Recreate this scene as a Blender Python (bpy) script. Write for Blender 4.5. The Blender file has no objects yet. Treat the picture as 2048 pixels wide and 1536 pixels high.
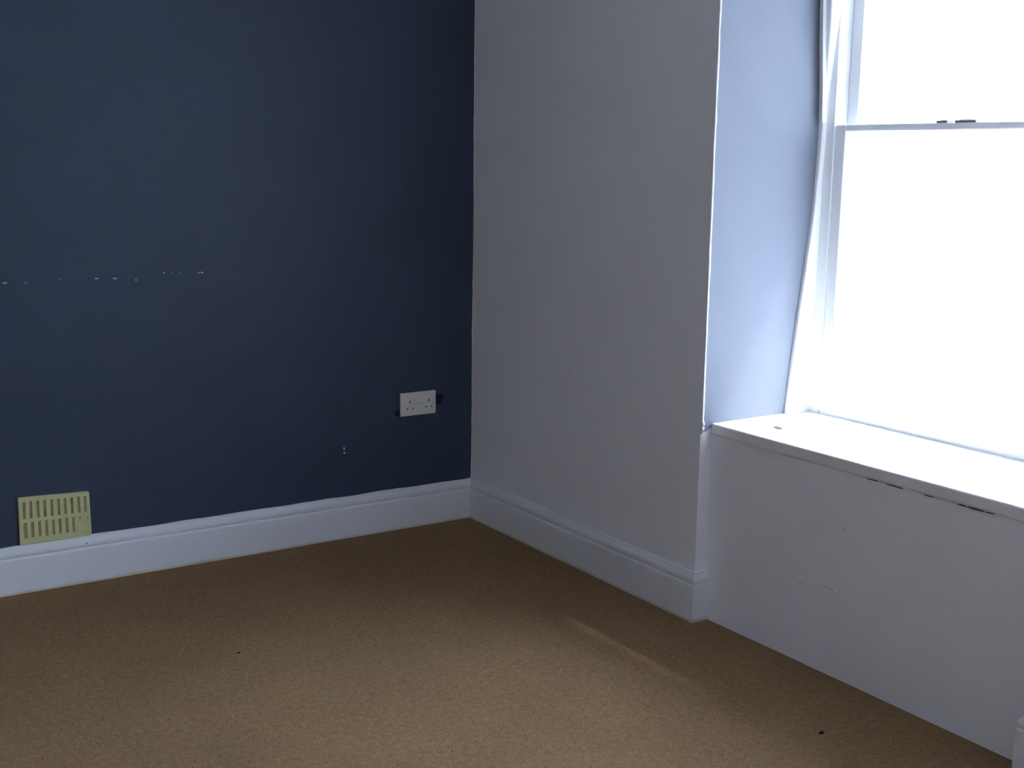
import bpy, bmesh, math, random
from mathutils import Vector, noise

random.seed(7)
sc = bpy.context.scene
col = sc.collection

# ---------------------------------------------------------------- camera
cam_d = bpy.data.cameras.new('camera')
cam_d.sensor_fit = 'HORIZONTAL'
cam_d.sensor_width = 36.0
cam_d.lens = 2458.88 / 2048 * 36.0
cam_d.clip_start = 0.02
cam_d.clip_end = 500
cam = bpy.data.objects.new('camera', cam_d)
col.objects.link(cam)
cam.location = (-2.3695, -3.8615, 1.3392)
cam.rotation_euler = (1.39019, -0.01404, -0.58073)
sc.camera = cam

# ---------------------------------------------------------------- sky: plain overcast, brighter towards the zenith
SKY = 23.6
wd = bpy.data.worlds.new('overcast_sky')
sc.world = wd
wd.use_nodes = True
nt = wd.node_tree
nt.nodes.clear()
out = nt.nodes.new('ShaderNodeOutputWorld')
bg = nt.nodes.new('ShaderNodeBackground')
tc = nt.nodes.new('ShaderNodeTexCoord')
sep = nt.nodes.new('ShaderNodeSeparateXYZ')
mx = nt.nodes.new('ShaderNodeMath'); mx.operation = 'MAXIMUM'; mx.inputs[1].default_value = 0.0
ma = nt.nodes.new('ShaderNodeMath'); ma.operation = 'MULTIPLY_ADD'
ma.inputs[1].default_value = 2 / 3 * SKY
ma.inputs[2].default_value = 1 / 3 * SKY
nt.links.new(tc.outputs['Generated'], sep.inputs[0])
nt.links.new(sep.outputs['Z'], mx.inputs[0])
nt.links.new(mx.outputs[0], ma.inputs[0])
bg.inputs['Color'].default_value = (0.80, 0.92, 1.16, 1)
nt.links.new(ma.outputs[0], bg.inputs['Strength'])
nt.links.new(bg.outputs[0], out.inputs['Surface'])

# hazy high sun, slanting in along the window wall: it reaches the sill and the foot of the reveal only
SUN_EL, SUN_AZ = math.radians(61), math.radians(38)
sd = bpy.data.lights.new('hazy_sun', 'SUN')
sd.energy = 20.0
sd.angle = math.radians(14)
sd.color = (1.0, 0.98, 0.96)
sun = bpy.data.objects.new('hazy_sun', sd)
col.objects.link(sun)
sun.location = (6, -8, 12)
sun.rotation_euler = Vector((-math.cos(SUN_EL) * math.cos(SUN_AZ), math.cos(SUN_EL) * math.sin(SUN_AZ), -math.sin(SUN_EL))).to_track_quat('-Z', 'Y').to_euler()

sc.view_settings.view_transform = 'Standard'
sc.view_settings.look = 'None'
sc.view_settings.gamma = 1.0
sc.view_settings.use_curve_mapping = False
sc.view_settings.exposure = 0.0
sc.cycles.max_bounces = 14
sc.cycles.diffuse_bounces = 10
sc.cycles.transparent_max_bounces = 12
sc.cycles.use_denoising = True
sc.cycles.sample_clamp_indirect = 0

# ---------------------------------------------------------------- measures (metres)
# corner of the room at the origin; blue wall on y = 0, window wall on x = 0
ROOM_X, ROOM_Y, ROOM_H = -4.2, -4.7, 2.55
YR = -1.264          # near edge of the left window pier
YP = -2.372          # edge of the right window pier
Y2, Y3 = -2.80, -4.50   # added unseen window that brightens the room, beside the camera
XP = 0.0415          # face of the recessed panel under the window
ZS = 0.594           # top of the window sill
ZT = 2.30            # top of the window opening
XO = 0.92            # outside face of the thick window wall
XF = 0.54            # outside of the window frame
HB, HG, TB = 0.150, 0.113, 0.020


# ---------------------------------------------------------------- mesh helpers
class MB:
    def __init__(self):
        self.v, self.f = [], []

    def quad_strip(self, rings, close_ring=False, caps=False):
        b = len(self.v)
        n = len(rings[0])
        for r in rings:
            self.v.extend([tuple(p) for p in r])
        for i in range(len(rings) - 1):
            for j in range(n if close_ring else n - 1):
                k = (j + 1) % n
                self.f.append((b + i * n + j, b + i * n + k, b + (i + 1) * n + k, b + (i + 1) * n + j))
        if caps:
            self.f.append(tuple(b + j for j in range(n))[::-1])
            self.f.append(tuple(b + (len(rings) - 1) * n + j for j in range(n)))

    def box(self, x0, x1, y0, y1, z0, z1):
        x0, x1 = sorted((x0, x1)); y0, y1 = sorted((y0, y1)); z0, z1 = sorted((z0, z1))
        self.quad_strip([[(x0, y0, z0), (x1, y0, z0), (x1, y1, z0), (x0, y1, z0)],
                         [(x0, y0, z1), (x1, y0, z1), (x1, y1, z1), (x0, y1, z1)]], True, True)

    def build(self, name, mat, parent=None, bevel=0, seg=2, smooth=False, kind=None):
        me = bpy.data.meshes.new(name)
        me.from_pydata(self.v, [], self.f)
        bm = bmesh.new(); bm.from_mesh(me)
        bmesh.ops.recalc_face_normals(bm, faces=bm.faces)
        if bevel:
            es = [e for e in bm.edges if len(e.link_faces) == 2 and e.calc_face_angle(0) > 0.6]
            bmesh.ops.bevel(bm, geom=es, offset=bevel, segments=seg, affect='EDGES', profile=0.5, clamp_overlap=True)
        bm.to_mesh(me); bm.free()
        if smooth:
            for p in me.polygons: p.use_smooth = True
        me.materials.append(mat)
        o = bpy.data.objects.new(name, me)
        col.objects.link(o)
        if parent: o.parent = parent
        if kind: o['kind'] = kind
        return o


def empty(name, loc):
    o = bpy.data.objects.new(name, None)
    o.empty_display_size = 0.05
    col.objects.link(o)
    o.location = loc
    return o


def tag(o, label=None, cat=None, group=None, kind=None):
    if label: o['label'] = label
    if cat: o['category'] = cat
    if group: o['group'] = group
    if kind: o['kind'] = kind
    return o


def wob(t, amp, scale, seed=0.0):
    return amp * noise.noise(Vector((t * scale, seed, 3.7)))


# ---------------------------------------------------------------- materials
def mat_base(name, rough=0.6, spec=0.3):
    m = bpy.data.materials.new(name)
    m.use_nodes = True
    n = m.node_tree
    b = n.nodes['Principled BSDF']
    b.inputs['Roughness'].default_value = rough
    b.inputs['Specular IOR Level'].default_value = spec
    return m, n, b


def noise_node(n, scale, detail=4, rough=0.55, coord=None, vec_scale=None):
    t = n.nodes.new('ShaderNodeTexNoise')
    t.inputs['Scale'].default_value = scale
    t.inputs['Detail'].default_value = detail
    t.inputs['Roughness'].default_value = rough
    if coord is not None:
        if vec_scale:
            mp = n.nodes.new('ShaderNodeMapping')
            mp.inputs['Scale'].default_value = vec_scale
            n.links.new(coord, mp.inputs['Vector'])
            coord = mp.outputs[0]
        n.links.new(coord, t.inputs['Vector'])
    return t


def ramp(n, src, stops):
    r = n.nodes.new('ShaderNodeValToRGB')
    el = r.color_ramp.elements
    while len(el) < len(stops): el.new(0.5)
    for e, (p, c) in zip(el, stops):
        e.position = p
        e.color = (*c, 1) if len(c) == 3 else c
    n.links.new(src, r.inputs['Fac'])
    return r


def mix(n, fac, a, b, blend='MIX'):
    m = n.nodes.new('ShaderNodeMix'); m.data_type = 'RGBA'; m.blend_type = blend
    for i, s in ((0, fac), (6, a), (7, b)):
        if hasattr(s, 'is_output'): n.links.new(s, m.inputs[i])
        elif i == 0: m.inputs[0].default_value = s
        else: m.inputs[i].default_value = (*s, 1)
    return m.outputs[2]


def paint(name, c, var=0.05, rough=0.55, spec=0.3, bump=0.15, bscale=180, blotch=2.5):
    """painted surface: faint large blotches, fine roller texture"""
    m, n, b = mat_base(name, rough, spec)
    g = n.nodes.new('ShaderNodeNewGeometry').outputs['Position']
    big = noise_node(n, blotch, 5, 0.6, g)
    lo = tuple(x * (1 - var) for x in c); hi = tuple(x * (1 + var) for x in c)
    r = ramp(n, big.outputs['Fac'], [(0.3, lo), (0.7, hi)])
    n.links.new(r.outputs['Color'], b.inputs['Base Color'])
    fine = noise_node(n, bscale, 3, 0.6, g)
    bp = n.nodes.new('ShaderNodeBump')
    bp.inputs['Strength'].default_value = bump
    bp.inputs['Distance'].default_value = 0.002
    n.links.new(fine.outputs['Fac'], bp.inputs['Height'])
    n.links.new(bp.outputs[0], b.inputs['Normal'])
    return m


M = {}
M['blue'] = paint('navy_emulsion', (0.038, 0.060, 0.102), 0.07, 0.5, 0.35, 0.25, 260)
M['wall'] = paint('pale_grey_emulsion', (0.83, 0.85, 0.92), 0.02, 0.7, 0.25, 0.2, 220)
M['reveal'] = paint('darkened_reveal_grey', (0.138, 0.157, 0.193), 0.03, 0.5, 0.35, 0.2, 160)  # wall grey, darkened to offset the strong window light on the reveal
M['cream'] = paint('cream_emulsion', (0.90, 0.87, 0.82), 0.02, 0.7, 0.25, 0.2, 220)
M['stone'] = paint('stone_emulsion', (0.42, 0.39, 0.35), 0.02, 0.7, 0.25, 0.2, 220)
M['ceiling'] = paint('ceiling_white', (0.66, 0.65, 0.63), 0.02, 0.8, 0.2)
M['gloss'] = paint('white_gloss', (0.84, 0.84, 0.85), 0.03, 0.35, 0.4, 0.12, 90)
M['sash'] = paint('white_window_paint', (0.90, 0.91, 0.92), 0.02, 0.3, 0.4, 0.08, 90)
M['filler'] = paint('white_filler', (0.86, 0.87, 0.90), 0.05, 0.8, 0.2, 0.6, 120, 30)
M['chip'] = paint('bare_plaster', (0.62, 0.60, 0.56), 0.15, 0.9, 0.1, 0.6, 300, 60)
M['smudge'] = paint('old_dark_navy_paint', (0.008, 0.012, 0.040), 0.1, 0.6, 0.2)
M['crack'] = paint('crack_dirt', (0.06, 0.055, 0.05), 0.3, 0.95, 0.05, 0.3)
M['scuff'] = paint('grey_scuff', (0.775, 0.79, 0.85), 0.12, 0.8, 0.1, 0.2, 220, 40)
M['vent'] = paint('cream_yellow_paint', (0.62, 0.63, 0.33), 0.06, 0.5, 0.3, 0.4, 150, 12)
M['vent_back'] = paint('dusty_slot_back', (0.36, 0.31, 0.17), 0.25, 0.9, 0.1, 0.5, 200, 40)
M['plastic'] = paint('white_plastic', (0.78, 0.77, 0.75), 0.02, 0.3, 0.5, 0.02)
M['hole_and_shadow'] = paint('socket_hole_and_shadow', (0.02, 0.02, 0.02), 0.1, 0.7, 0.2, 0.0)  # black for the socket holes and the painted shade under the switches
M['screw'] = paint('dull_screw_steel', (0.25, 0.25, 0.26), 0.1, 0.4, 0.5)
M['brass'] = paint('old_brass', (0.22, 0.19, 0.18), 0.1, 0.35, 0.5)
M['crumb'] = paint('dark_crumb', (0.035, 0.028, 0.02), 0.2, 0.9, 0.1)
M['flake'] = paint('grey_paint_flake', (0.10, 0.09, 0.09), 0.2, 0.8, 0.2)
M['paving'] = paint('tarmac', (0.09, 0.09, 0.09), 0.1, 0.9, 0.1, 0.3, 20, 0.6)


def carpet():
    m, n, b = mat_base('tan_carpet', 1.0, 0.0)
    g = n.nodes.new('ShaderNodeNewGeometry').outputs['Position']
    fine = noise_node(n, 330, 4, 0.75, g)
    mid = noise_node(n, 60, 4, 0.7, g)
    big = noise_node(n, 2.2, 5, 0.6, g)
    r1 = ramp(n, fine.outputs['Fac'], [(0.28, (0.115, 0.066, 0.030)), (0.5, (0.312, 0.202, 0.110)), (0.74, (0.575, 0.415, 0.272))])
    r2 = ramp(n, mid.outputs['Fac'], [(0.3, (0.80, 0.78, 0.76)), (0.7, (1.16, 1.16, 1.14))])
    r3 = ramp(n, big.outputs['Fac'], [(0.3, (0.90, 0.90, 0.90)), (0.7, (1.08, 1.07, 1.06))])
    c = mix(n, 1.0, r1.outputs['Color'], r2.outputs['Color'], 'MULTIPLY')
    c = mix(n, 1.0, c, r3.outputs['Color'], 'MULTIPLY')
    # faint join line running parallel to the window wall
    sx = n.nodes.new('ShaderNodeSeparateXYZ'); n.links.new(g, sx.inputs[0])
    wv = noise_node(n, 3, 3, 0.5, g)
    ax = n.nodes.new('ShaderNodeMath'); ax.operation = 'MULTIPLY_ADD'; ax.inputs[1].default_value = 0.03
    n.links.new(wv.outputs['Fac'], ax.inputs[0]); n.links.new(sx.outputs['X'], ax.inputs[2])
    cp = n.nodes.new('ShaderNodeMath'); cp.operation = 'COMPARE'; cp.inputs[1].default_value = -0.63; cp.inputs[2].default_value = 0.005
    n.links.new(ax.outputs[0], cp.inputs[0])
    rs = ramp(n, cp.outputs[0], [(0.0, (1, 1, 1)), (1.0, (1.06, 1.055, 1.04))])
    c = mix(n, 1.0, c, rs.outputs['Color'], 'MULTIPLY')
    n.links.new(c, b.inputs['Base Color'])
    bp = n.nodes.new('ShaderNodeBump')
    bp.inputs['Strength'].default_value = 0.8
    bp.inputs['Distance'].default_value = 0.004
    n.links.new(fine.outputs['Fac'], bp.inputs['Height'])
    n.links.new(bp.outputs[0], b.inputs['Normal'])
    return m


M['carpet'] = carpet()


def glass():
    m = bpy.data.materials.new('window_glass'); m.use_nodes = True
    n = m.node_tree; n.nodes.clear()
    o = n.nodes.new('ShaderNodeOutputMaterial')
    t = n.nodes.new('ShaderNodeBsdfTransparent'); t.inputs[0].default_value = (0.96, 0.98, 0.98, 1)
    gl = n.nodes.new('ShaderNodeBsdfGlossy'); gl.inputs['Roughness'].default_value = 0.02
    lw = n.nodes.new('ShaderNodeLayerWeight'); lw.inputs[0].default_value = 0.5
    pw = n.nodes.new('ShaderNodeMath'); pw.operation = 'POWER'; pw.inputs[1].default_value = 5.0
    fr = n.nodes.new('ShaderNodeMath'); fr.operation = 'MULTIPLY_ADD'; fr.inputs[1].default_value = 0.9; fr.inputs[2].default_value = 0.03
    n.links.new(lw.outputs['Facing'], pw.inputs[0]); n.links.new(pw.outputs[0], fr.inputs[0])
    mxs = n.nodes.new('ShaderNodeMixShader')
    n.links.new(fr.outputs[0], mxs.inputs[0]); n.links.new(t.outputs[0], mxs.inputs[1]); n.links.new(gl.outputs[0], mxs.inputs[2])
    n.links.new(mxs.outputs[0], o.inputs[0])
    return m


M['glass'] = glass()


def skirting():
    """white gloss with a yellowed, unpainted lip along the carpet"""
    m, n, b = mat_base('skirting_gloss', 0.38, 0.4)
    g = n.nodes.new('ShaderNodeNewGeometry').outputs['Position']
    s = n.nodes.new('ShaderNodeSeparateXYZ'); n.links.new(g, s.inputs[0])
    nz = noise_node(n, 9, 4, 0.6, g)
    ad = n.nodes.new('ShaderNodeMath'); ad.operation = 'MULTIPLY_ADD'; ad.inputs[1].default_value = -0.011
    n.links.new(nz.outputs['Fac'], ad.inputs[0]); n.links.new(s.outputs['Z'], ad.inputs[2])
    r = ramp(n, ad.outputs[0], [(0.0, (0.66, 0.65, 0.54)), (0.0016, (0.79, 0.82, 0.88))])
    n.links.new(r.outputs['Color'], b.inputs['Base Color'])
    fine = noise_node(n, 40, 5, 0.6, g)
    bp = n.nodes.new('ShaderNodeBump'); bp.inputs['Strength'].default_value = 0.25; bp.inputs['Distance'].default_value = 0.003
    n.links.new(fine.outputs['Fac'], bp.inputs['Height']); n.links.new(bp.outputs[0], b.inputs['Normal'])
    return m


M['skirting'] = skirting()

# ---------------------------------------------------------------- room shell
b = MB(); b.box(ROOM_X - .2, XO, ROOM_Y - .2, .2, -.12, 0)
b.build('floor', M['carpet'], kind='structure')
b = MB(); b.box(ROOM_X - .2, XO, ROOM_Y - .2, .2, ROOM_H, ROOM_H + .15)
b.build('ceiling', M['ceiling'], kind='structure')
b = MB(); b.box(ROOM_X, 0, 0, .2, 0, ROOM_H)
wall_back = b.build('wall_back', M['blue'], kind='structure')
b = MB(); b.box(ROOM_X - .2, ROOM_X, ROOM_Y, .2, 0, ROOM_H)
b.build('wall_left', M['cream'], kind='structure')
b = MB(); b.box(ROOM_X - .2, XO, ROOM_Y - .2, ROOM_Y, 0, ROOM_H)
b.build('wall_front', M['stone'], kind='structure')

# window wall: pier by the corner, pier on the other side, lintel
b = MB()
b.box(0, XO, YR, .2, 0, ROOM_H)
b.box(0, XO, Y2, YP, 0, ROOM_H)
b.box(0, XO, ROOM_Y, Y3, 0, ROOM_H)
b.box(0, XO, Y3, Y2, 0, ZS)
b.box(0, XO, YP, YR, ZT, ROOM_H)
b.box(0, XO, Y3, Y2, ZT, ROOM_H)
wall_right = b.build('wall_right', M['wall'], kind='structure')
# recessed panel below the sill
b = MB()
ny, nz = 40, 16
rows = []
for i in range(nz + 1):
    z = (ZS - .034) * i / nz
    rows.append([(XP + (wob(YR + (YP - YR) * j / ny, .0015, 5, z * 6) if 0 < j < ny else 0), YR + (YP - YR) * j / ny, z) for j in range(ny + 1)])
b.quad_strip(rows)
b.quad_strip([[(XP, YR, 0), (XO, YR, 0)], [(XP, YR, ZS - .034), (XO, YR, ZS - .034)]])
b.quad_strip([[(XP, YP, 0), (XO, YP, 0)], [(XP, YP, ZS - .034), (XO, YP, ZS - .034)]])
b.quad_strip([[(XO, YP, 0), (XO, YR, 0)], [(XO, YP, ZS - .034), (XO, YR, ZS - .034)]])
b.quad_strip([[(XP, YP, ZS - .034), (XO, YP, ZS - .034)], [(XP, YR, ZS - .034), (XO, YR, ZS - .034)]])
panel = b.build('wall_under_window', M['wall'], smooth=False, kind='structure')

# ---------------------------------------------------------------- skirting boards
PROF = [(0.0, 0.0), (TB, 0.0), (TB, .100), (TB - .0005, HG - .004), (TB - .003, HG - .001), (TB - .0065, HG + .001), (TB - .0065, HG + .003),
        (TB - .003, HG + .006), (TB - .002, HG + .012), (TB - .003, HG + .018), (TB - .006, HG + .024),
        (TB - .009, HG + .028), (TB - .0115, HG + .032), (TB - .0135, HB - .001), (0.0, HB)]


def skirt(name, path_fn, n):
    m = MB()
    rings = []
    for i in range(n + 1):
        rings.append([path_fn(i / n, d, z) for d, z in PROF])
    m.quad_strip(rings, True, True)
    return m.build(name, M['skirting'], smooth=False, kind='structure')


def wz(t, z, s):      # painted edges are a little uneven along the top
    return z + (wob(t, .0025, 9, s) + wob(t, .0012, 40, s) if z > HB - .003 else wob(t, .001, 6, s) if z > .05 else 0)


def p_back(t, d, z):
    x = ROOM_X + (-d - ROOM_X) * t
    return (x, -d, wz(x, z, 1))


skirt_back = skirt('baseboard_back', p_back, 160)


def p_right(t, d, z):
    if t < .9: y = -d + (YR - d + d) * t / .9; return (-d, -d + (YR) * t / .9, wz(y, z, 2))
    return (-d + (XP + .002 + d) * (t - .9) / .1, YR - d, wz(0, z, 2))


skirt_right = skirt('baseboard_right', p_right, 60)


def p_pier(t, d, z):
    if t < .1: return (XP + .002 + (-d - XP - .002) * t / .1, YP + d, z)
    return (-d, YP + d + (ROOM_Y - YP - d) * (t - .1) / .9, wz(t * 2, z, 3) if z > HB - .003 else z)


skirt('baseboard_pier', p_pier, 50)
skirt('baseboard_left', lambda t, d, z: (ROOM_X + d, ROOM_Y - ROOM_Y * t, z), 4)
skirt('baseboard_front', lambda t, d, z: (ROOM_X - ROOM_X * t, ROOM_Y + d, z), 4)

# ---------------------------------------------------------------- uneven paint line in the corner (grey paint strays onto the blue wall)
m = MB()
rows = []
PTS = [(.145, .0035), (.35, .0012), (.55, .002), (.66, .0035), (.72, .0034), (.85, .0012), (1.03, .0006), (1.2, .0006), (1.36, .0018), (1.5, .0025), (1.7, .0022), (1.9, .0022), (2.55, .002)]


def lerp_pts(P, z):
    for (a, va), (c, vc) in zip(P, P[1:]):
        if a <= z <= c: return va + (vc - va) * (z - a) / (c - a)
    return P[0][1] if z < P[0][0] else P[-1][1]


z = .146
while z < ROOM_H:
    w = max(.0004, lerp_pts(PTS, z) + wob(z, .0012, 22, 5) + wob(z, .0006, 80, 6))
    rows.append([(-w, -.0001, z), (-w, -.0007, z), (0.0, -.0007, z)])
    z += .008
m.quad_strip(rows)
o = m.build('paint_edge', M['wall'], wall_back)
o['label'] = 'ragged edge of grey paint in the corner'

# ---------------------------------------------------------------- chips and smudges on the blue wall
def blob(name, mat, parent, cx, cz, rx, rz, seed, h=.0012, rot=0.0, n=12):
    mm = MB()
    ring0, ring1 = [], []
    for k in range(n):
        a = 2 * math.pi * k / n
        rr = 1 + .45 * noise.noise(Vector((math.cos(a) * 1.3, math.sin(a) * 1.3, seed)))
        u, v = rx * rr * math.cos(a), rz * rr * math.sin(a)
        u, v = u * math.cos(rot) - v * math.sin(rot), u * math.sin(rot) + v * math.cos(rot)
        ring0.append((cx + u, 0, cz + v)); ring1.append((cx + u * .8, -h, cz + v * .8))
    mm.quad_strip([ring0, ring1], True, True)
    return mm.build(name, mat, parent)


for i, (x, z, rx, rz) in enumerate([(-1.6258, .9583, .0075, .0016), (-1.5681, .9559, .0035, .0011), (-1.468, .962, .002, .001),
                                    (-1.3597, .9609, .0065, .0017), (-1.3034, .9586, .0080, .0019), (-1.2386, .9513, .0032, .0016),
                                    (-1.1492, .9698, .0030, .0020), (-1.124, .970, .0016, .001), (-1.098, .968, .0018, .001),
                                    (-1.0354, .9655, .0040, .0016), (-1.0255, .9667, .0042, .0021)]):
    blob('plaster_chip', M['chip'], wall_back, x, z, rx, rz, i * 1.7, .0008)
blob('plaster_chip', M['chip'], wall_back, -.5295, .3252, .0042, .0060, 31.1, .001)
blob('plaster_chip', M['chip'], wall_back, -.5278, .3095, .0035, .0040, 32.1, .001)
blob('paint_smudge', M['smudge'], wall_back, -.148, .468, .026, .022, 41.3, .0004)
blob('paint_smudge', M['smudge'], wall_back, -.312, .4315, .013, .012, 42.3, .0004)

# ---------------------------------------------------------------- reveal plaster, corner bead
EDGE = [(.56, .327), (.60, .331), (.75, .345), (.90, .362), (1.03, .380), (1.13, .392), (1.23, .402), (1.35, .408), (1.45, .408), (1.56, .402), (1.66, .394), (1.80, .384), (2.30, .372)]


def xe(z): return lerp_pts(EDGE, z)


SK = .005            # thickness of the reveal plaster
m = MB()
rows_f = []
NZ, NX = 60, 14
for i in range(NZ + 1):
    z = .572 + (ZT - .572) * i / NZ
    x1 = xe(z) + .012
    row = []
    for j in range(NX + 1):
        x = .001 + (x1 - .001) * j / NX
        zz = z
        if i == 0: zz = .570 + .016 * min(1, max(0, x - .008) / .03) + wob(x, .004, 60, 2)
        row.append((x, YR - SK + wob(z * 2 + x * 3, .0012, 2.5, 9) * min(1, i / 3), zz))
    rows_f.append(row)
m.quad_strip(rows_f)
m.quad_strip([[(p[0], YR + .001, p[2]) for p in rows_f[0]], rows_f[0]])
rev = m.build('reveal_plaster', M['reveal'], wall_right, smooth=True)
rev['label'] = 'reveal beside the window, grey darkened to offset the window light'

m = MB()
rings = []
n = 110
for i in range(n + 1):
    z = .568 + (ZT - .568) * i / n
    cx, cy = .0018 + wob(z, .0010, 10, 4), YR - SK + .0008 + wob(z, .0008, 14, 5)
    r = .0034 * (1 + wob(z, .35, 25, 8))
    rings.append([(cx + r * 1.1 * math.cos(a), cy + r * math.sin(a), z) for a in [2 * math.pi * k / 10 for k in range(10)]])
m.quad_strip(rings, True, True)
o = m.build('corner_bead', M['filler'], wall_right, smooth=True)
o['label'] = 'white bead down the edge of the reveal'


def lump(name, mat, parent, c, r, seed, sub=2, flat=(1, 1, 1)):
    bm = bmesh.new()
    bmesh.ops.create_icosphere(bm, subdivisions=sub, radius=1)
    for v in bm.verts:
        k = 1 + .45 * noise.noise(v.co * 1.4 + Vector((seed, seed * .3, 0)))
        v.co = Vector((v.co.x * r * k * flat[0], v.co.y * r * k * flat[1], v.co.z * r * k * flat[2]))
    me = bpy.data.meshes.new(name); bm.to_mesh(me); bm.free()
    for p in me.polygons: p.use_smooth = True
    me.materials.append(mat)
    ob = bpy.data.objects.new(name, me); col.objects.link(ob)
    ob.location = c
    if parent: ob.parent = parent
    return ob


lump('filler_lump', M['filler'], wall_right, (.0025, YR - SK, .597), .0075, 3.0, 2, (.7, .7, 1.4))
lump('filler_lump', M['filler'], wall_right, (.0025, YR - SK, .582), .0065, 5.0, 2, (.7, .7, 1.2))

# filler smeared below the sill end, in the angle between pier and panel
m = MB()
rows = []
for i in range(13):
    z = .40 + .168 * i / 12
    w = .004 + .034 * (i / 12) ** 1.5
    d = .0004 + .0045 * (i / 12) ** 1.3
    rows.append([(.0005, YR - .0002, z), (.0005 + w * .3, YR - d, z), (.0005 + w * .8, YR - d * .8, z), (.0005 + w, YR - .0002, z)])
m.quad_strip(rows)
o = m.build('filler_smear', M['gloss'], wall_right, smooth=True)

# ---------------------------------------------------------------- window: sill, box frame, two sliding sashes
win = empty('window_1', (.42, (YR + YP) / 2, ZS)); tag(win, kind='structure')


def wb(mm, name, mat, **k):
    o = mm.build(name, mat, win, **k)
    o.matrix_parent_inverse = win.matrix_basis.inverted()
    return o


m = MB()
ys = [YR - .0003 + (YP - YR + .0006) * j / 60 for j in range(61)]
rings = []
for y in ys:
    e = wob(y, .0012, 8, 12)
    x0 = XP - .003 + e
    rings.append([(XF, y, ZS - .034), (x0 + .002, y, ZS - .033 + wob(y, .0015, 12, 3)), (x0, y, ZS - .028), (x0, y, ZS - .005), (x0 + .0015, y, ZS - .0015), (x0 + .005, y, ZS), (XF, y, ZS)])
m.quad_strip(rings, True, True)
sill = wb(m, 'window_sill', M['gloss'])
sill['label'] = 'deep white painted window sill'

# dirty open joint between sill board and panel
for i, (y0, y1, zc, h) in enumerate([(-1.40, -1.47, .5615, .0016), (-1.845, -1.875, .5600, .0010), (-1.905, -1.955, .5600, .0018), (-2.02, -2.045, .5600, .0016),
                                     (-2.115, -2.135, .5600, .0018), (-2.140, -2.185, .5600, .0030), (-2.190, -2.212, .5600, .0022)]):
    m = MB(); rings = []
    for k in range(9):
        t = k / 8; y = y0 + (y1 - y0) * t
        hh = .65 * h * (math.sin(math.pi * min(.97, max(.03, t))) * .8 + .2) * (1 + wob(y, .6, 90, 1)); zz = zc + wob(y, .0012, 50, 6)
        xx = XP - .0042
        rings.append([(xx, y, zz - hh / 2), (xx, y, zz + hh / 2), (xx + .006, y, zz + hh / 2), (xx + .006, y, zz - hh / 2)])
    m.quad_strip(rings, True, True)
    m.build('joint_crack', M['scuff'] if i == 0 else M['crack'], panel)

# box frame: side linings whose inner edge follows the plaster, head, staff beads
LW = .046


def lw(z):     # the lining narrows towards the sill
    return lerp_pts([(.5, .012), (1.30, .012), (1.50, .020), (1.78, LW), (2.3, LW)], z)


def jamb(side):
    s = 1 if side > 0 else -1
    y0 = YR - SK - .0005 if side > 0 else YP
    m = MB(); rings = []
    for i in range(41):
        z = ZS + (ZT - ZS) * i / 40
        x0 = xe(z)
        yb = y0 + (.012 * s)
        w = lw(z); xs = max(x0 + .006, .424)
        rings.append([(x0, yb, z), (x0, y0 - s * (w - .003), z), (x0 + .003, y0 - s * w, z), (xs - .001, y0 - s * w, z), (xs, y0 - s * LW, z), (XF, y0 - s * LW, z), (XF, yb, z)])
    m.quad_strip(rings, True, True)
    wb(m, 'box_frame_lining', M['sash'])
    m = MB(); rings = []
    for i in range(25):
        z = 1.46 + (ZT - 1.46) * i / 24
        x0 = xe(z); ya = y0 - s * .017; yc = y0 - s * .026
        rings.append([(x0 + .002, ya, z), (x0 - .007, ya - s * .001, z), (x0 - .010, (ya + yc) / 2, z), (x0 - .005, yc + s * .001, z), (x0 + .002, yc, z)])
    m.quad_strip(rings, True, True)
    wb(m, 'staff_bead', M['sash'])


jamb(1); jamb(-1)
m = MB(); m.box(.385, XF, YP, YR, ZT - .04, ZT)
wb(m, 'frame_head', M['sash'], bevel=.002)
m = MB(); m.box(XF - .02, XO + .05, YP - .03, YR + .03, ZS - .045, ZS + .012)
wb(m, 'outer_sill', M['sash'], bevel=.004)

YA, YB = YR - SK - LW - .0005, YP + LW + .0005
ZM = 1.452


def sash(x0, x1, z0, z1, bot, top, stile=.040):
    for (ya, yb) in ((YA, YA - stile), (YB, YB + stile)):
        m = MB(); m.box(x0, x1, ya, yb, z0, z1); wb(m, 'sash_stile', M['sash'], bevel=.004)
    m = MB(); m.box(x0, x1, YA - stile, YB + stile, z0, z0 + bot); wb(m, 'sash_rail', M['sash'], bevel=.004)
    m = MB(); m.box(x0, x1, YA - stile, YB + stile, z1 - top, z1); wb(m, 'sash_rail', M['sash'], bevel=.004)
    xm = (x0 + x1) / 2
    m = MB(); m.box(xm - .002, xm + .002, YA - stile + .004, YB + stile - .004, z0 + bot - .004, z1 - top + .004)
    wb(m, 'pane', M['glass'])


sash(.428, .466, ZS - .003, ZM, .060, .020)
sash(.474, .512, ZM - .018, ZT - .04, .020, .045)
# sash lock on the meeting rail, seen as two short dark bars
m = MB(); m.box(.432, .462, -1.665, -1.700, ZM, ZM + .006); m.box(.440, .456, -1.672, -1.690, ZM + .005, ZM + .008)
wb(m, 'sash_lock', M['brass'], bevel=.002)
m = MB(); m.box(.430, .464, -1.725, -1.790, ZM, ZM + .006); m.box(.436, .458, -1.735, -1.780, ZM + .005, ZM + .008)
wb(m, 'sash_lock', M['brass'], bevel=.002)

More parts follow.
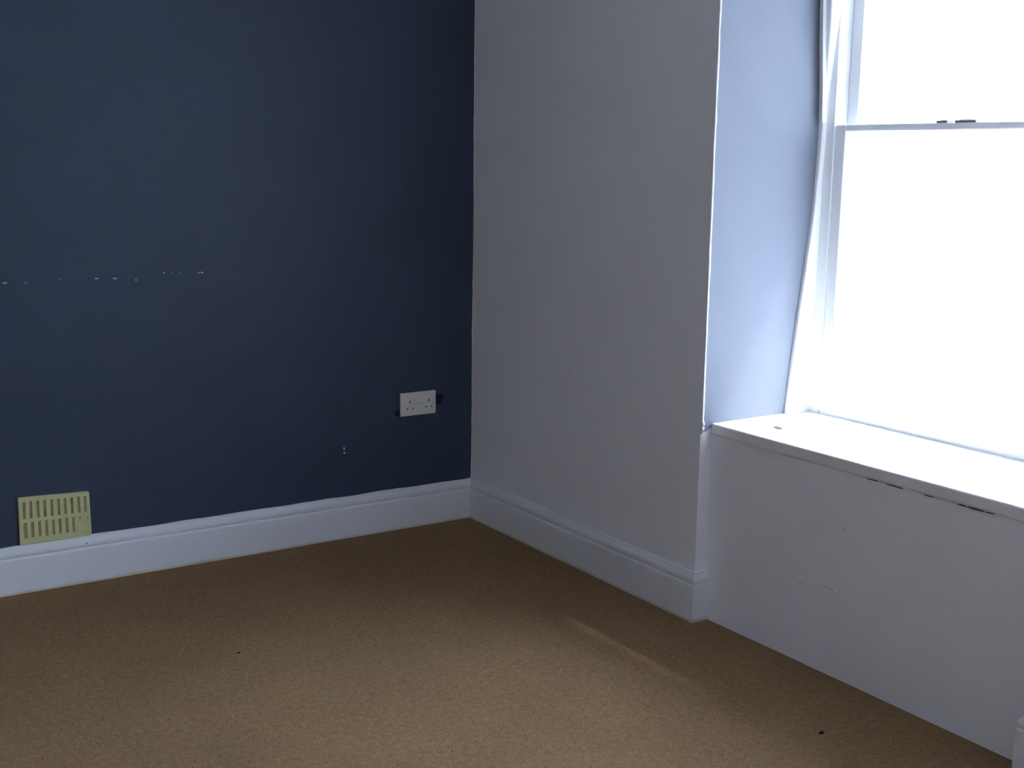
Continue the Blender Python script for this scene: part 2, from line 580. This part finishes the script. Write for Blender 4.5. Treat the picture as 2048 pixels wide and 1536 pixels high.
# added second window, unseen, for extra daylight: plain frame with two casements
w2 = empty('added_window', (.45, (Y2 + Y3) / 2, ZS)); tag(w2, kind='structure')
YM = (Y2 + Y3) / 2
for nm, (ya, yb, za, zb) in [('frame_side', (Y3, Y3 + .07, ZS, ZT)), ('frame_side', (Y2 - .07, Y2, ZS, ZT)), ('frame_rail', (Y3 + .07, Y2 - .07, ZS, ZS + .07)),
                             ('frame_rail', (Y3 + .07, Y2 - .07, ZT - .07, ZT)), ('mullion', (YM - .03, YM + .03, ZS + .07, ZT - .07))]:
    b = MB(); b.box(.42, .50, ya, yb, za, zb)
    b.build(nm, M['sash'], w2, bevel=.003).matrix_parent_inverse = w2.matrix_basis.inverted()
for ya, yb in ((Y3 + .07, YM - .03), (YM + .03, Y2 - .07)):
    b = MB(); b.box(.458, .462, ya, yb, ZS + .07, ZT - .07)
    b.build('pane', M['glass'], w2).matrix_parent_inverse = w2.matrix_basis.inverted()

# ground outside
b = MB(); b.box(-60, 60, -60, 60, -.55, -.5)
b.build('ground_outside', M['paving'], kind='structure')

# ---------------------------------------------------------------- double wall socket
SX, SZ, SW, SH = -.3072, .4172, .146, .086
so = empty('wall_socket', (SX + SW / 2, 0, SZ))
tag(so, 'white double plug socket with two switches, low on the navy wall by the corner', 'socket')


def sb(mm, name, mat, parent=None, **k):
    o = mm.build(name, mat, parent or so, **k)
    if parent is None: o.matrix_parent_inverse = so.matrix_basis.inverted()
    else:
        o.matrix_parent_inverse = (so.matrix_basis).inverted()
    return o


def su(u): return SX + SW * u
def sv(v): return SZ + SH * (1 - v)


m = MB(); m.box(SX, SX + SW, -.0095, 0, SZ, SZ + SH)
plate = sb(m, 'face_plate', M['plastic'], bevel=.003, seg=3)
for u in (.42, .575):
    m = MB(); z0, z1 = sv(.50), sv(.33); xa, xb = su(u - .045), su(u + .045)
    m.quad_strip([[(xa, -.009, z0), (xa, -.0105, z0), (xa, -.0125, z1), (xa, -.009, z1)], [(xb, -.009, z0), (xb, -.0105, z0), (xb, -.0125, z1), (xb, -.009, z1)]], True, True)
    sb(m, 'rocker_switch', M['plastic'], bevel=.0006)
    m = MB(); m.box(xa, xb, -.0098, -.0090, z0 - .0012, z0 - .0001); sb(m, 'switch_shadow', M['hole_and_shadow'])  # dark strip stands in for the shade under the rocker
for u in (.263, .80):
    m = MB(); m.box(su(u) - .0020, su(u) + .0020, -.0098, -.0090, sv(.46), sv(.345)); sb(m, 'earth_slot', M['hole_and_shadow'])
for u in (.185, .34, .72, .875):
    m = MB(); m.box(su(u) - .0032, su(u) + .0032, -.0098, -.0090, sv(.70), sv(.655)); sb(m, 'pin_slot', M['hole_and_shadow'])
for u in (.10, .915):
    m = MB()
    m.quad_strip([[(su(u) + .0022 * math.cos(a), y, sv(.53) + .0022 * math.sin(a)) for a in [2 * math.pi * k / 12 for k in range(12)]] for y in (-.0090, -.0099)], True, True)
    sb(m, 'screw', M['screw'])

# ---------------------------------------------------------------- yellow vent grille
VC = {'tl': (-1.6275, .3000), 'tr': (-1.4150, .2915), 'br': (-1.4130, .1512), 'bl': (-1.6290, .1522)}
ve = empty('vent_grille', (-1.52, 0, .150))
tag(ve, 'pale yellow slotted air vent standing on the white skirting of the navy wall', 'vent')


def vmap(u, v):      # u left to right, v top to bottom
    x = (1 - v) * ((1 - u) * VC['tl'][0] + u * VC['tr'][0]) + v * ((1 - u) * VC['bl'][0] + u * VC['br'][0])
    z = (1 - v) * ((1 - u) * VC['tl'][1] + u * VC['tr'][1]) + v * ((1 - u) * VC['bl'][1] + u * VC['br'][1])
    return x, z


def vbox(mm, u0, u1, v0, v1, y0, y1):
    c = [vmap(u0, v0), vmap(u1, v0), vmap(u1, v1), vmap(u0, v1)]
    mm.quad_strip([[(x, y0, z) for x, z in c], [(x, y1, z) for x, z in c]], True, True)


def vb(mm, name, mat, **k):
    o = mm.build(name, mat, ve, **k); o.matrix_parent_inverse = ve.matrix_basis.inverted(); return o


FY, BY = -.0085, -.0055
m = MB(); vbox(m, .02, .98, .02, .98, 0, BY); vb(m, 'slot_backing', M['vent_back'])
c1 = [.076, .168, .265, .36, .458, .555, .647, .743, .84, .932]
c2 = [.085, .18, .277, .373, .469, .56, .655, .75]
hw = .0195
R1, R2 = (.085, .455), (.535, .875)
m = MB()
# rim with rounded outer corners
def rim(v_in0, v_in1, u_in0, u_in1):
    N = 8; rc = .024
    outer = []
    for (cu, cv, a0) in ((1 - rc, rc, -90), (1 - rc, 1 - rc, 0), (rc, 1 - rc, 90), (rc, rc, 180)):
        for k in range(N):
            a = math.radians(a0 + 90 * k / (N - 1))
            outer.append((cu + rc * math.cos(a), cv + rc * 1.4 * math.sin(a)))
    inner = []
    cs = [(u_in1, v_in0), (u_in1, v_in1), (u_in0, v_in1), (u_in0, v_in0)]
    for c in cs: inner += [c] * N
    def P(uv, y, s=0):
        u, v = uv
        x, z = vmap(.5 + (u - .5) * (1 - s), .5 + (v - .5) * (1 - s)); return (x, y, z)
    m.quad_strip([[P(q, 0) for q in outer], [P(q, FY + .002) for q in outer], [P(q, FY, .014) for q in outer], [P(q, FY) for q in inner], [P(q, 0) for q in inner]], True)


rim(R1[0], R2[1], c1[0] - hw, c1[-1] + hw)
vb(m, 'rim', M['vent'])
m = MB(); vbox(m, c1[0] - hw, c1[-1] + hw, R1[1], R2[0], 0, FY); vb(m, 'middle_bar', M['vent'])
for a, c in zip(c1, c1[1:]):
    m = MB(); vbox(m, a + hw, c - hw, R1[0] - .002, R1[1] + .002, 0, FY + .0002); vb(m, 'slat', M['vent'])
for a, c in zip(c2, c2[1:]):
    m = MB(); vbox(m, a + hw, c - hw, R2[0] - .002, R2[1] + .002, 0, FY + .0002); vb(m, 'slat', M['vent'])
m = MB(); vbox(m, c2[-1] + hw, c1[-1] + hw + .002, R2[0] - .002, R2[1] + .002, 0, FY + .0001); vb(m, 'blank_panel', M['vent'])
m = MB(); vbox(m, .80, .985, .64, .90, FY + .001, FY - .0025); vb(m, 'slide_knob', M['vent'], bevel=.0012)
for (u, v, r) in ((.845, .575, .0020), (.955, .59, .0014)):
    x, z = vmap(u, v); m = MB()
    m.quad_strip([[(x + r * math.cos(a), y, z + 1.3 * r * math.sin(a)) for a in [2 * math.pi * k / 10 for k in range(10)]] for y in (FY + .001, FY - .0004)], True, True)
    vb(m, 'screw_hole', M['crack'])

# ---------------------------------------------------------------- nail in the skirting, scuffs on the panel
lump('nail_head', M['crack'], skirt_back, (-1.432, -.0175, .1290), .0022, 21, 1, (1.3, .4, .9))
for i, (y, z, ry, rz, rot) in enumerate([(-1.612, .236, .022, .004, .5), (-1.664, .226, .030, .005, -.3), (-1.742, .240, .026, .003, .2), (-1.78, .411, .014, .004, .6)]):
    m = MB(); r0, r1 = [], []
    for k in range(14):
        a = 2 * math.pi * k / 14
        rr = 1 + .5 * noise.noise(Vector((math.cos(a) * 1.5, math.sin(a) * 1.5, i * 3.3)))
        u, v = ry * rr * math.cos(a), rz * rr * math.sin(a)
        u, v = u * math.cos(rot * .3) - v * math.sin(rot * .3), u * math.sin(rot * .3) + v * math.cos(rot * .3)
        r0.append((XP + .003, y + u, z + v)); r1.append((XP - .0019, y + u, z + v))
    m.quad_strip([r0, r1], True, True)
    m.build('scuff_mark', M['scuff'], panel)

# ---------------------------------------------------------------- carpet pile: loose tufts standing out of the weave
def fibre_mat(name, c):
    return paint(name, c, 0.15, 1.0, 0.0, 0.0, 100, 30)


fibres = [fibre_mat('tuft_tan', (0.34, 0.235, 0.135)), fibre_mat('tuft_light', (0.56, 0.43, 0.29)), fibre_mat('tuft_dark', (0.13, 0.08, 0.042))]
rnd = random.Random(3)
V, F, MI = [], [], []
for i in range(45000):
    x = rnd.uniform(-2.3, -.022); y = rnd.uniform(-2.7, -.022)
    az = rnd.uniform(0, 2 * math.pi); el = rnd.uniform(.15, .9)
    L = rnd.uniform(.0025, .0055); w = rnd.uniform(.0004, .0008)
    dx, dy, dz = math.cos(az) * math.cos(el) * L, math.sin(az) * math.cos(el) * L, math.sin(el) * L
    px, py = -math.sin(az) * w, math.cos(az) * w
    k = len(V)
    V += [(x - px, y - py, -.0003), (x + px, y + py, -.0003), (x + dx + px * .5, y + dy + py * .5, dz), (x + dx - px * .5, y + dy - py * .5, dz)]
    F.append((k, k + 1, k + 2, k + 3))
    q = rnd.random(); MI.append(0 if q < .5 else 1 if q < .78 else 2)
me = bpy.data.meshes.new('carpet_pile'); me.from_pydata(V, [], F)
for fm in fibres: me.materials.append(fm)
me.polygons.foreach_set('material_index', MI)
pile = bpy.data.objects.new('carpet_pile', me); col.objects.link(pile)
tag(pile, 'short tan pile of the fitted carpet', 'carpet', kind='stuff')

# ---------------------------------------------------------------- bits lying about
o = lump('carpet_crumb', M['crumb'], None, (-1.2349, -.8044, .0012), .0035, 11, 2, (1.3, .9, .5))
tag(o, 'tiny dark crumb on the tan carpet, out in the middle of the floor', 'crumb')
o = lump('carpet_crumb', M['crumb'], None, (-.2314, -1.9861, .0022), .0060, 12, 2, (1.1, .9, .5))
tag(o, 'larger dark crumb on the tan carpet below the window', 'crumb')
m = MB()
rows = []
for i in range(7):
    t = i / 6; y = -1.400 - .030 * t; w = .008 * math.sin(math.pi * (.08 + .84 * t)); zz = ZS + .0005 + .004 * math.sin(t * 3) * (1 - t * .5)
    rows.append([(.158 - w, y, zz), (.158, y + .002, zz + .0025), (.158 + w, y, zz), (.158, y, zz - .0006)])
m.quad_strip(rows, True, True)
o = m.build('paint_flake', M['flake'])
tag(o, 'small curled flake of grey paint lying on the white window sill', 'paint flake')
